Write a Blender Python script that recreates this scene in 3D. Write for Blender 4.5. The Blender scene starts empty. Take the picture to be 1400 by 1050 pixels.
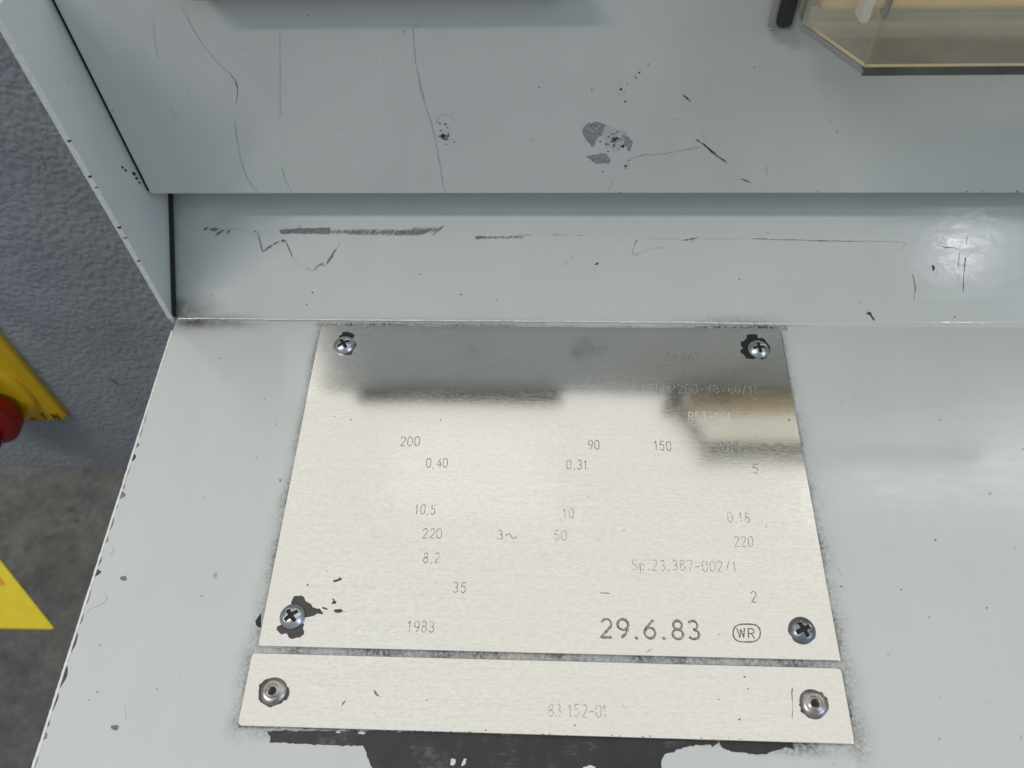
import bpy, bmesh, math, random
import numpy as np
from mathutils import Vector, Matrix
from mathutils.geometry import tessellate_polygon

random.seed(7)
rng = np.random.default_rng(11)
sc = bpy.context.scene
COL = sc.collection

# ------------------------------------------------------------------ camera
# World: X runs along the bend of the machine sheet, Y away from the viewer, Z up.
# The origin lies on the bend between the name-plate panel and the strip above it.
PITCH, YAW, ROLL = 0.91604, -0.07243, -0.04749
CAM = np.array((0.0306, -0.18169, 0.20176))
FPX, CXP, CYP = 1051.0, 700.0, 525.0
fw = np.array((math.sin(YAW) * math.cos(PITCH), math.cos(YAW) * math.cos(PITCH), -math.sin(PITCH)))
_r = np.array((math.cos(YAW), -math.sin(YAW), 0.0))
_u = np.cross(_r, fw)
rt = _r * math.cos(ROLL) + _u * math.sin(ROLL)
up = -_r * math.sin(ROLL) + _u * math.cos(ROLL)
cd = bpy.data.cameras.new('camera')
cd.sensor_fit = 'HORIZONTAL'
cd.sensor_width = 36.0
cd.lens = FPX / 1400.0 * 36.0
cd.clip_start = 0.01
cd.clip_end = 100.0
cd.dof.use_dof = True
cd.dof.focus_distance = 0.24
cd.dof.aperture_fstop = 22.0
cam = bpy.data.objects.new('camera', cd)
COL.objects.link(cam)
m = Matrix.Identity(4)
for i in range(3):
    m[i][0], m[i][1], m[i][2], m[i][3] = rt[i], up[i], -fw[i], CAM[i]
cam.matrix_world = m
sc.camera = cam

# ------------------------------------------------------------------ world and lamps
w = bpy.data.worlds.new('World')
sc.world = w
w.use_nodes = True
bg = w.node_tree.nodes['Background']
bg.inputs['Color'].default_value = (0.825, 0.93, 1.0, 1)
bg.inputs['Strength'].default_value = 0.375


def lamp(name, target, direction, dist, sx, sy, power, color):
    d = Vector(direction).normalized()
    L = bpy.data.lights.new(name, 'AREA')
    L.shape = 'RECTANGLE'
    L.size, L.size_y = sx, sy
    L.energy = power
    L.color = color
    o = bpy.data.objects.new(name, L)
    COL.objects.link(o)
    o.location = Vector(target) + d * dist
    z = d
    x = Vector((1, 0, 0)) - z * z.x
    x.normalize()
    y = z.cross(x)
    o.rotation_euler = Matrix((x, y, z)).transposed().to_euler()
    return o


# a long ceiling tube in front of the machine, a ceiling lamp and a window to the right, two panels added overhead
lamp('ceiling_tube', (0.0, 0.0, 0.05), (-0.62, -0.42, 0.91), 2.4, 1.1, 0.10, 19.5, (1.0, 0.95, 0.87))
lamp('ceiling_lamp', (0.171, 0.02, 0.017), (0.463, -0.52, 0.720), 3.0, 0.09, 0.14, 1.1, (0.93, 0.97, 1.0))
lamp('window_light', (0.19, 0.014, 0.013), (0.69, -0.49, 0.54), 3.0, 0.9, 1.1, 17.0, (0.62, 0.81, 1.0))
lamp('overhead_fill', (0.0, -0.05, 0.0), (0.0, 0.50, 0.866), 3.0, 7.0, 5.0, 70.0, (1.0, 0.95, 0.855))  # unseen overhead panel added to brighten the plate and lower sheet
lamp('reflection_panel', (0.0, -0.05, 0.0), (-0.09, 0.315, 0.945), 2.7, 0.58, 0.34, 0.055, (1.0, 0.97, 0.90))  # unseen panel added to mirror as a pale rectangle in the plate
lamp('ceiling_tube_far', (0.15, -0.05, 0.0), (0.62, 0.30, 0.86), 3.0, 1.5, 0.24, 3.4, (1.0, 0.98, 0.94))

sc.view_settings.view_transform = 'Standard'
sc.view_settings.look = 'None'
sc.view_settings.exposure = 0.0
sc.view_settings.gamma = 1.0
sc.view_settings.use_curve_mapping = False

# ------------------------------------------------------------------ planes of the machine
A = 0.10749            # slope of the name-plate panel
B = 0.72692            # slope of the strip above the bend
X0 = -0.10309          # left edge of the sheet
YU, ZU = 0.02009, 0.04018   # front and lower edge of the upper panel
U1, V1, W1, H1 = -0.04906, 0.00252, 0.160, 0.10986     # large plate, panel coordinates (x, v down the slope)
U2, V2, W2, H2 = -0.05031, 0.11426, 0.16098, 0.01868   # narrow plate
TH = 0.0010            # plate thickness
LIFT = 0.00015


class Plane:
    def __init__(s, o, ex, ey):
        s.o = np.array(o, float); s.ex = np.array(ex, float); s.ey = np.array(ey, float)
        s.n = np.cross(s.ex, s.ey)

    def p(s, x, y, h=0.0):
        return s.o + s.ex * x + s.ey * y + s.n * h

    def hit(s, px, py, h=0.0):
        """where the line of sight of a photo pixel meets this surface, in its own coordinates"""
        d = fw + rt * (px - CXP) / FPX + up * (CYP - py) / FPX
        t = ((s.o + s.n * h - CAM) @ s.n) / (d @ s.n)
        q = CAM + d * t - s.o
        return np.array((q @ s.ex, q @ s.ey))


PANEL = Plane((0, 0, 0), (1, 0, 0), (0, math.cos(A), math.sin(A)))      # y = up the slope (= -v)
STRIP = Plane((0, 0, 0), (1, 0, 0), (0, math.cos(B), math.sin(B)))
UPPER = Plane((0, YU, 0), (1, 0, 0), (0, 0, 1))
PLATE = Plane(PANEL.p(0, 0, LIFT + TH), PANEL.ex, PANEL.ey)
CHEEK = Plane((X0, 0, 0), (0, 1, 0), (0, 0, 1))
YC = 0.07
CAB = Plane((0, YC, 0), (1, 0, 0), (0, 0, 1))
ZF = -0.80
FLOOR = Plane((0, 0, ZF), (1, 0, 0), (0, 1, 0))


# ------------------------------------------------------------------ materials
def mat(name):
    mt = bpy.data.materials.new(name)
    mt.use_nodes = True
    nt = mt.node_tree
    return mt, nt, nt.nodes['Principled BSDF']


def N(nt, kind, **kw):
    n = nt.nodes.new(kind)
    for k, v in kw.items():
        setattr(n, k, v)
    return n


def noise(nt, vec, scale, detail=4.0, rough=0.55, dist=0.0):
    n = N(nt, 'ShaderNodeTexNoise')
    n.inputs['Scale'].default_value = scale
    n.inputs['Detail'].default_value = detail
    n.inputs['Roughness'].default_value = rough
    n.inputs['Distortion'].default_value = dist
    if vec is not None:
        nt.links.new(vec, n.inputs['Vector'])
    return n.outputs['Fac']


def ramp(nt, fac, stops):
    r = N(nt, 'ShaderNodeValToRGB')
    while len(r.color_ramp.elements) < len(stops):
        r.color_ramp.elements.new(0.5)
    for e, (p, c) in zip(r.color_ramp.elements, stops):
        e.position = p
        e.color = (c, c, c, 1) if not isinstance(c, tuple) else (*c, 1)
    nt.links.new(fac, r.inputs['Fac'])
    return r.outputs['Color']


def math_(nt, op, a, b=None, clamp=False):
    n = N(nt, 'ShaderNodeMath', operation=op, use_clamp=clamp)
    for i, v in enumerate((a, b)):
        if v is None:
            continue
        if isinstance(v, (int, float)):
            n.inputs[i].default_value = v
        else:
            nt.links.new(v, n.inputs[i])
    return n.outputs[0]


def mixc(nt, fac, a, b):
    n = N(nt, 'ShaderNodeMix', data_type='RGBA')
    for s, v in ((0, fac), (6, a), (7, b)):
        if isinstance(v, (int, float)):
            n.inputs[s].default_value = v
        elif isinstance(v, tuple):
            n.inputs[s].default_value = (*v, 1)
        else:
            nt.links.new(v, n.inputs[s])
    return n.outputs[2]


def coords(nt, scale=None):
    tc = N(nt, 'ShaderNodeTexCoord')
    if scale is None:
        return tc.outputs['Object']
    mp = N(nt, 'ShaderNodeMapping')
    mp.inputs['Scale'].default_value = scale
    nt.links.new(tc.outputs['Object'], mp.inputs['Vector'])
    return mp.outputs['Vector']


def bump(nt, bsdf, height, strength, distance):
    b = N(nt, 'ShaderNodeBump')
    b.inputs['Strength'].default_value = strength
    b.inputs['Distance'].default_value = distance
    nt.links.new(height, b.inputs['Height'])
    nt.links.new(b.outputs['Normal'], bsdf.inputs['Normal'])


def simple(name, color, rough=0.5, metal=0.0, var=0.0, scale=800.0, spec=0.5):
    mt, nt, b = mat(name)
    b.inputs['Roughness'].default_value = rough
    b.inputs['Metallic'].default_value = metal
    b.inputs['Specular IOR Level'].default_value = spec
    if var > 0:
        f = noise(nt, coords(nt), scale)
        c = ramp(nt, f, [(0.3, tuple(max(0, x * (1 - var)) for x in color)), (0.7, tuple(min(1, x * (1 + var)) for x in color))])
        nt.links.new(c, b.inputs['Base Color'])
    else:
        b.inputs['Base Color'].default_value = (*color, 1)
    return mt


def paint_material(name, color, dirt=False):
    mt, nt, b = mat(name)
    co = coords(nt)
    big = math_(nt, 'ADD', math_(nt, 'MULTIPLY', noise(nt, co, 14.0, 3.0), 0.6), math_(nt, 'MULTIPLY', noise(nt, coords(nt, (4.0, 0.7, 1.0)), 22.0, 5.0, 0.65), 0.4))
    col = ramp(nt, big, [(0.3, tuple(c * 0.945 for c in color)), (0.7, tuple(c * 1.03 for c in color))])
    if dirt:
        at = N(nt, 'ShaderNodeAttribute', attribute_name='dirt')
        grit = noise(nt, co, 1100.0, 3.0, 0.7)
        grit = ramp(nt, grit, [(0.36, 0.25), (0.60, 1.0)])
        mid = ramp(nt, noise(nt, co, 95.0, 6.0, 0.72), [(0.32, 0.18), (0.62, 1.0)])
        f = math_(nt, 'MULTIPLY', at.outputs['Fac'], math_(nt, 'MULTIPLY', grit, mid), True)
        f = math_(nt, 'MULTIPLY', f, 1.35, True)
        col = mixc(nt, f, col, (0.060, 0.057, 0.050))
        at2 = N(nt, 'ShaderNodeAttribute', attribute_name='smudge')
        sm = math_(nt, 'MULTIPLY', at2.outputs['Fac'], ramp(nt, noise(nt, co, 120.0, 6.0, 0.7), [(0.25, 0.35), (0.7, 1.0)]), True)
        col = mixc(nt, sm, col, (0.085, 0.075, 0.062))
    # sparse specks of grime in the paint
    sp = noise(nt, co, 420.0, 1.0, 0.4)
    spk = ramp(nt, sp, [(0.80, 0.0), (0.83, 0.5)])
    col = mixc(nt, spk, col, (0.11, 0.11, 0.105))
    nt.links.new(col, b.inputs['Base Color'])
    rg = ramp(nt, noise(nt, coords(nt, (1, 5, 5)), 60.0, 6.0, 0.72), [(0.32, 0.08), (0.68, 0.21)])
    nt.links.new(rg, b.inputs['Roughness'])
    b.inputs['Specular IOR Level'].default_value = 0.5
    h = math_(nt, 'ADD', noise(nt, co, 260.0, 2.0), math_(nt, 'MULTIPLY', noise(nt, co, 30.0, 2.0), 0.3))
    bump(nt, b, h, 0.05, 0.0006)
    return mt


PAINT = (0.560, 0.571, 0.555)
M_PAINT = paint_material('grey_paint', PAINT)
M_CONSOLE = paint_material('grey_paint_dirty', PAINT, True)
M_EDGE = simple('worn_edge_and_highlight', (0.70, 0.70, 0.68), 0.35, var=0.10, scale=600)  # cheek rim, also the painted highlights on bend and folded edge
M_SEAM = simple('black_gap', (0.012, 0.012, 0.012), 0.7)  # darkness of the open gaps put into black strips
M_SCUFF = simple('grey_scuff', (0.165, 0.172, 0.170), 0.6, var=0.42, scale=1300)
M_FAINT = simple('faint_scratch', (0.385, 0.400, 0.395), 0.4, var=0.18, scale=900)
M_SMEAR = simple('pale_rub_mark', (0.455, 0.472, 0.470), 0.4, var=0.14, scale=1200)
M_HALF = simple('blue_grey_primer', (0.245, 0.262, 0.272), 0.6, var=0.35, scale=1400)
M_CHIP = simple('dark_chip', (0.050, 0.052, 0.052), 0.6, var=0.3, scale=1200)
M_BLACK = simple('black_pit', (0.010, 0.010, 0.010), 0.6)
M_LIGHTCHIP = simple('light_flake', (0.62, 0.64, 0.63), 0.5, var=0.06)
M_OIL = simple('dark_lacquer', (0.048, 0.044, 0.038), 0.42, var=0.18, scale=300)


def bare_metal():
    mt, nt, b = mat('bare_dark_metal')
    co = coords(nt)
    n1 = noise(nt, co, 75.0, 7.0, 0.72)
    n2 = noise(nt, coords(nt, (1, 3, 1)), 420.0, 4.0, 0.7)
    f = math_(nt, 'ADD', math_(nt, 'MULTIPLY', n1, 0.7), math_(nt, 'MULTIPLY', n2, 0.3))
    c = ramp(nt, f, [(0.36, (0.012, 0.013, 0.013)), (0.54, (0.024, 0.025, 0.024)), (0.66, (0.115, 0.115, 0.108))])
    nt.links.new(c, b.inputs['Base Color'])
    b.inputs['Roughness'].default_value = 0.5
    bump(nt, b, n2, 0.25, 0.0003)
    return mt


M_BARE = bare_metal()


def brushed():
    mt, nt, b = mat('brushed_aluminium')
    fine = noise(nt, coords(nt, (0.35, 1.0, 1.0)), 1700.0, 3.0, 0.65)
    streak = noise(nt, coords(nt, (0.03, 1.0, 1.0)), 1500.0, 3.0, 0.6)
    big = noise(nt, coords(nt), 22.0, 3.0)
    f = math_(nt, 'ADD', math_(nt, 'MULTIPLY', fine, 0.75), math_(nt, 'MULTIPLY', streak, 0.25))
    c = ramp(nt, f, [(0.30, (0.655, 0.64, 0.605)), (0.50, (0.755, 0.737, 0.70)), (0.70, (0.845, 0.828, 0.79))])
    c2 = mixc(nt, ramp(nt, big, [(0.35, 0.0), (0.7, 0.5)]), c, (0.765, 0.725, 0.67))
    nt.links.new(c2, b.inputs['Base Color'])
    b.inputs['Metallic'].default_value = 1.0
    r = ramp(nt, f, [(0.3, 0.09), (0.7, 0.155)])
    nt.links.new(r, b.inputs['Roughness'])
    b.inputs['Anisotropic'].default_value = 0.0
    h = math_(nt, 'ADD', math_(nt, 'MULTIPLY', f, 0.05), math_(nt, 'MULTIPLY', noise(nt, coords(nt), 26.0, 1.0), 1.6))
    bump(nt, b, h, 0.10, 0.0008)
    return mt


M_ALU = brushed()
M_ENGRAVE = simple('engraved_line', (0.23, 0.225, 0.21), 0.6, 0.3, var=0.3, scale=1800)
M_ENGRAVE_SOFT = simple('shallow_engraved_line', (0.40, 0.39, 0.37), 0.5, 0.3, var=0.35, scale=1800)
M_GLINT = simple('engraved_glint', (0.93, 0.92, 0.90), 0.25, 0.6, var=0.05, scale=1500)  # highlight of the strokes, painted as a pale offset ribbon
M_STAMP = simple('stamped_groove', (0.135, 0.13, 0.12), 0.5, 0.4, var=0.35, scale=1500)
M_ZINC = simple('zinc_plated_steel', (0.50, 0.51, 0.53), 0.30, 1.0, var=0.22, scale=500)
M_ZINC_DARK = simple('blued_steel', (0.29, 0.305, 0.325), 0.32, 1.0, var=0.25, scale=500)
M_RIVET = simple('tarnished_rivet', (0.40, 0.375, 0.355), 0.36, 1.0, var=0.30, scale=450)
M_RUST = simple('rust_grime', (0.055, 0.034, 0.022), 0.8, var=0.4, scale=1500)
M_GRIME = simple('black_grime', (0.012, 0.011, 0.010), 0.75)


def hammer():
    mt, nt, b = mat('hammered_blue_grey_paint')
    co = coords(nt)
    v = N(nt, 'ShaderNodeTexVoronoi', feature='SMOOTH_F1')
    v.inputs['Scale'].default_value = 330.0
    v.inputs['Smoothness'].default_value = 0.35
    v.inputs['Randomness'].default_value = 1.0
    wob = N(nt, 'ShaderNodeTexNoise')
    wob.inputs['Scale'].default_value = 90.0
    wob.inputs['Detail'].default_value = 3.0
    nt.links.new(co, wob.inputs['Vector'])
    ad = N(nt, 'ShaderNodeVectorMath', operation='MULTIPLY_ADD')
    nt.links.new(wob.outputs['Color'], ad.inputs[0])
    ad.inputs[1].default_value = (0.007, 0.007, 0.007)
    nt.links.new(co, ad.inputs[2])
    nt.links.new(ad.outputs[0], v.inputs['Vector'])
    h = math_(nt, 'SUBTRACT', 1.0, v.outputs['Distance'])
    h2 = math_(nt, 'ADD', h, math_(nt, 'MULTIPLY', noise(nt, co, 260.0, 2.0), 0.9))
    c = ramp(nt, noise(nt, co, 28.0, 4.0), [(0.3, (0.235, 0.258, 0.295)), (0.7, (0.310, 0.335, 0.372))])
    s = ramp(nt, noise(nt, coords(nt), 75.0, 1.0), [(0.75, 0.0), (0.80, 0.7)])
    c = mixc(nt, s, c, (0.07, 0.06, 0.045))
    nt.links.new(c, b.inputs['Base Color'])
    b.inputs['Roughness'].default_value = 0.34
    bump(nt, b, h2, 0.42, 0.0016)
    return mt


M_HAMMER = hammer()


def concrete():
    mt, nt, b = mat('stained_concrete')
    co = coords(nt)
    n1 = noise(nt, co, 16.0, 6.0, 0.62, 0.4)
    n2 = noise(nt, co, 75.0, 5.0, 0.65)
    f = math_(nt, 'ADD', math_(nt, 'MULTIPLY', n1, 0.6), math_(nt, 'MULTIPLY', n2, 0.4))
    c = ramp(nt, f, [(0.30, (0.042, 0.041, 0.038)), (0.50, (0.105, 0.103, 0.096)), (0.68, (0.175, 0.17, 0.16))])
    sp = ramp(nt, noise(nt, co, 26.0, 1.0), [(0.74, 0.0), (0.80, 0.8)])
    c = mixc(nt, sp, c, (0.025, 0.025, 0.023))
    nt.links.new(c, b.inputs['Base Color'])
    b.inputs['Roughness'].default_value = 0.7
    bump(nt, b, n2, 0.3, 0.002)
    return mt


M_FLOOR = concrete()
M_YELLOW = simple('yellow_plastic', (0.66, 0.41, 0.009), 0.42, var=0.05, scale=120)
M_YELLOW2 = simple('yellow_vinyl', (0.80, 0.63, 0.015), 0.5, var=0.05, scale=60)
M_ORANGE = simple('orange_print', (0.72, 0.27, 0.02), 0.5)
M_RED = simple('red_plastic', (0.24, 0.003, 0.004), 0.38, var=0.08, scale=200)
M_INK = simple('black_ink', (0.012, 0.012, 0.012), 0.5)
M_LEDGE = simple('dark_grey_metal', (0.19, 0.19, 0.185), 0.5, var=0.15, scale=200)
M_RUBBER = simple('black_rubber', (0.014, 0.014, 0.014), 0.55, var=0.2, scale=900)
M_BEZEL = simple('grey_bezel', (0.30, 0.31, 0.31), 0.35, 0.4)
M_TAN = simple('orange_tan_plastic', (0.70, 0.50, 0.25), 0.5, var=0.08, scale=100)


def clear_plastic():
    mt, nt, b = mat('tinted_clear_plastic')
    out = nt.nodes['Material Output']
    tr = N(nt, 'ShaderNodeBsdfTransparent')
    tr.inputs['Color'].default_value = (0.975, 0.965, 0.935, 1)
    gl = N(nt, 'ShaderNodeBsdfGlossy')
    gl.inputs['Roughness'].default_value = 0.10
    gl.inputs['Color'].default_value = (1, 1, 1, 1)
    df = N(nt, 'ShaderNodeBsdfDiffuse')
    df.inputs['Color'].default_value = (0.76, 0.72, 0.61, 1)
    fr = N(nt, 'ShaderNodeFresnel')
    fr.inputs['IOR'].default_value = 1.22
    haze = ramp(nt, noise(nt, coords(nt), 60.0, 4.0, 0.6), [(0.35, 0.10), (0.7, 0.18)])
    m1 = N(nt, 'ShaderNodeMixShader')
    nt.links.new(haze, m1.inputs[0]); nt.links.new(tr.outputs[0], m1.inputs[1]); nt.links.new(df.outputs[0], m1.inputs[2])
    m2 = N(nt, 'ShaderNodeMixShader')
    nt.links.new(fr.outputs[0], m2.inputs[0]); nt.links.new(m1.outputs[0], m2.inputs[1]); nt.links.new(gl.outputs[0], m2.inputs[2])
    nt.links.new(m2.outputs[0], out.inputs['Surface'])
    return mt


M_CLEAR = clear_plastic()
M_CLEAREDGE = simple('dark_plastic_edge', (0.085, 0.085, 0.075), 0.25, var=0.2, scale=150)


# ------------------------------------------------------------------ object helpers
def obj(name, verts, faces, material, parent=None, smooth=False, mats=None, fmat=None):
    me = bpy.data.meshes.new(name)
    me.from_pydata([tuple(map(float, v)) for v in verts], [], faces)
    for mm in (mats or [material]):
        me.materials.append(mm)
    if fmat is not None:
        me.polygons.foreach_set('material_index', fmat)
    if smooth:
        me.polygons.foreach_set('use_smooth', [True] * len(me.polygons))
    me.update()
    o = bpy.data.objects.new(name, me)
    COL.objects.link(o)
    o.parent = parent
    return o


def thing(name, label, cat, loc=(0, 0, 0), group=None):
    o = bpy.data.objects.new(name, None)
    COL.objects.link(o)
    o['label'] = label
    o['category'] = cat
    if group:
        o['group'] = group
    o.empty_display_size = 0.01
    return o


def bm_obj(name, bm, material, parent=None, smooth=False):
    me = bpy.data.meshes.new(name)
    bmesh.ops.recalc_face_normals(bm, faces=bm.faces)
    bm.to_mesh(me)
    bm.free()
    me.materials.append(material)
    if smooth:
        me.polygons.foreach_set('use_smooth', [True] * len(me.polygons))
    o = bpy.data.objects.new(name, me)
    COL.objects.link(o)
    o.parent = parent
    return o


def prism(name, outline, plane, h0, h1, material, parent=None, bev=0.0, seg=2):
    """closed slab: outline in the plane's coordinates, from height h0 to h1 above it"""
    bm = bmesh.new()
    vs = [bm.verts.new(plane.p(x, y, h0)) for x, y in outline]
    f = bm.faces.new(vs)
    r = bmesh.ops.extrude_face_region(bm, geom=[f])
    mv = [v for v in r['geom'] if isinstance(v, bmesh.types.BMVert)]
    bmesh.ops.translate(bm, verts=mv, vec=Vector(plane.n * (h1 - h0)))
    if bev > 0:
        bmesh.ops.recalc_face_normals(bm, faces=bm.faces)
        bmesh.ops.bevel(bm, geom=list(bm.edges), offset=bev, segments=seg, profile=0.5, affect='EDGES')
    return bm_obj(name, bm, material, parent)


def box(name, lo, hi, material, parent=None, bev=0.0, seg=2):
    pl = Plane((0, 0, 0), (1, 0, 0), (0, 1, 0))
    return prism(name, [(lo[0], lo[1]), (hi[0], lo[1]), (hi[0], hi[1]), (lo[0], hi[1])], pl, lo[2], hi[2], material, parent, bev, seg)


def jag(poly, step, amp):
    """subdivide a closed outline and shake it"""
    out = []
    n = len(poly)
    for i in range(n):
        a = np.array(poly[i]); b = np.array(poly[(i + 1) % n])
        L = np.linalg.norm(b - a)
        k = max(1, int(L / step))
        for j in range(k):
            q = a + (b - a) * j / k
            out.append(q + rng.normal(0, amp, 2))
    return out


def patch(name, pix, plane, material, parent, h=0.00004, step=3.0, amp=0.5, shrink=None):
    """flat worn patch on a surface; outline follows the photo outline on that surface"""
    jp = jag(pix, step, amp)
    tris = tessellate_polygon([[Vector((x, -y, 0)) for x, y in jp]])
    vs = [plane.p(*plane.hit(x, y, h), h) for x, y in jp]
    return obj(name, vs, [tuple(t) for t in tris], material, parent)


def stroke_geo(pts, plane, wid, h, jit=0.0, taper=True, closed=False):
    """ribbon along points in plane coordinates"""
    P = np.array(pts, float)
    n = len(P)
    if closed:
        T = np.roll(P, -1, 0) - np.roll(P, 1, 0)
    else:
        T = np.gradient(P, axis=0) if n > 1 else np.zeros_like(P)
    L = np.linalg.norm(T, axis=1); L[L == 0] = 1
    T /= L[:, None]
    Nn = np.stack([-T[:, 1], T[:, 0]], 1)
    ww = np.full(n, wid / 2.0) * (1 + rng.uniform(-jit, jit, n))
    if taper and not closed:
        ww[0] *= 0.25; ww[-1] *= 0.25
    a = P + Nn * ww[:, None]; b = P - Nn * ww[:, None]
    vs = [plane.p(*q, h) for q in a] + [plane.p(*q, h) for q in b]
    fs = []
    k = n if closed else n - 1
    for i in range(k):
        j = (i + 1) % n
        fs.append((i, n + i, n + j, j))
    return vs, fs


def resample(pts, step):
    P = np.array(pts, float)
    d = np.r_[0, np.cumsum(np.linalg.norm(np.diff(P, axis=0), axis=1))]
    k = max(2, int(d[-1] / step) + 1)
    t = np.linspace(0, d[-1], k)
    # smooth through the points
    q = np.stack([np.interp(t, d, P[:, i]) for i in range(2)], 1)
    if k > 6:
        ker = np.array([0.25, 0.5, 0.25])
        for _ in range(2):
            q[1:-1] = sum(ker[m_] * q[m_:len(q) - 2 + m_] for m_ in range(3))
    return q


def scratch(pix, plane, material, parent, wpx=1.2, h=0.00005, jit=0.45, wob=0.25, name='scratch'):
    q = resample(pix, 4.0)
    q = q + rng.normal(0, wob, q.shape)
    pts = [plane.hit(x, y, h) for x, y in q]
    mid = pix[len(pix) // 2]
    sc_ = np.linalg.norm(plane.hit(mid[0] + 1, mid[1]) - plane.hit(*mid))
    # the line grows thicker and thinner and skips where the tool bounced
    n = len(pts)
    k = rng.normal(0, 1, n + 8)
    k = np.convolve(k, np.ones(5) / 5 ** 0.5, 'same')[4:4 + n]
    ww = np.clip(0.85 + 0.40 * k, 0.18, 1.6)
    gap = (ww < 0.30) & (n > 8)
    V, F = [], []
    run = []

    def flush():
        if len(run) > 1:
            vs, fs = stroke_geo([pts[i] for i in run], plane, wpx * sc_, h, jit)
            nn = len(run)
            c_ = [(np.array(vs[i]) + np.array(vs[nn + i])) / 2 for i in range(nn)]
            for i in range(nn):
                vs[i] = c_[i] + (vs[i] - c_[i]) * ww[run[i]]
                vs[nn + i] = c_[i] + (vs[nn + i] - c_[i]) * ww[run[i]]
            o_ = len(V)
            V.extend(vs)
            F.extend(tuple(a + o_ for a in f) for f in fs)
        run.clear()
    for i in range(n):
        run.append(i)
        if gap[i]:
            flush()
    flush()
    return obj(name, V, F, material, parent)


def hatch(x0, x1, yc, half, plane, material, parent, lean=4.0, gap=1.8, wpx=1.3, dy=0.0, fill=1.0, name='scuff'):
    """scuff made of many short oblique rub lines"""
    V, Fc = [], []
    x = x0
    while x < x1:
        if rng.random() < fill:
            t = (x - x0) / max(1, (x1 - x0))
            c = yc + dy * t + rng.normal(0, 0.3)
            hh = half * rng.uniform(0.65, 1.1)
            q = [(x - lean / 2, c + hh), (x, c + rng.normal(0, 0.3)), (x + lean / 2, c - hh)]
            pts = [plane.hit(a, b, 0.00005) for a, b in q]
            s = np.linalg.norm(plane.hit(x + 1, c) - plane.hit(x, c))
            vs, fs = stroke_geo(pts, plane, wpx * s * rng.uniform(0.7, 1.3), 0.00005 + rng.uniform(0, 0.00002), 0.2)
            o = len(V)
            V += vs
            Fc += [tuple(i + o for i in f) for f in fs]
        x += gap * rng.uniform(0.6, 1.4)
    return obj(name, V, Fc, material, parent)


def zz(x0, y0, s, pts):
    return [(x0 + a / s, y0 + b / s) for a, b in pts]


# ------------------------------------------------------------------ floor
box('floor', (-6, -6, ZF - 0.05), (6, 6, ZF), M_FLOOR)['kind'] = 'structure'

# ------------------------------------------------------------------ machine housing
machine = thing('machine_housing', 'light grey painted sheet metal machine housing with scratched panels around the nameplates', 'machine')

XR = 0.34
SL = 0.060     # strip length up the slope
VL = 0.185     # panel length down the slope
RF = 0.0009    # bend radius


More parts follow.
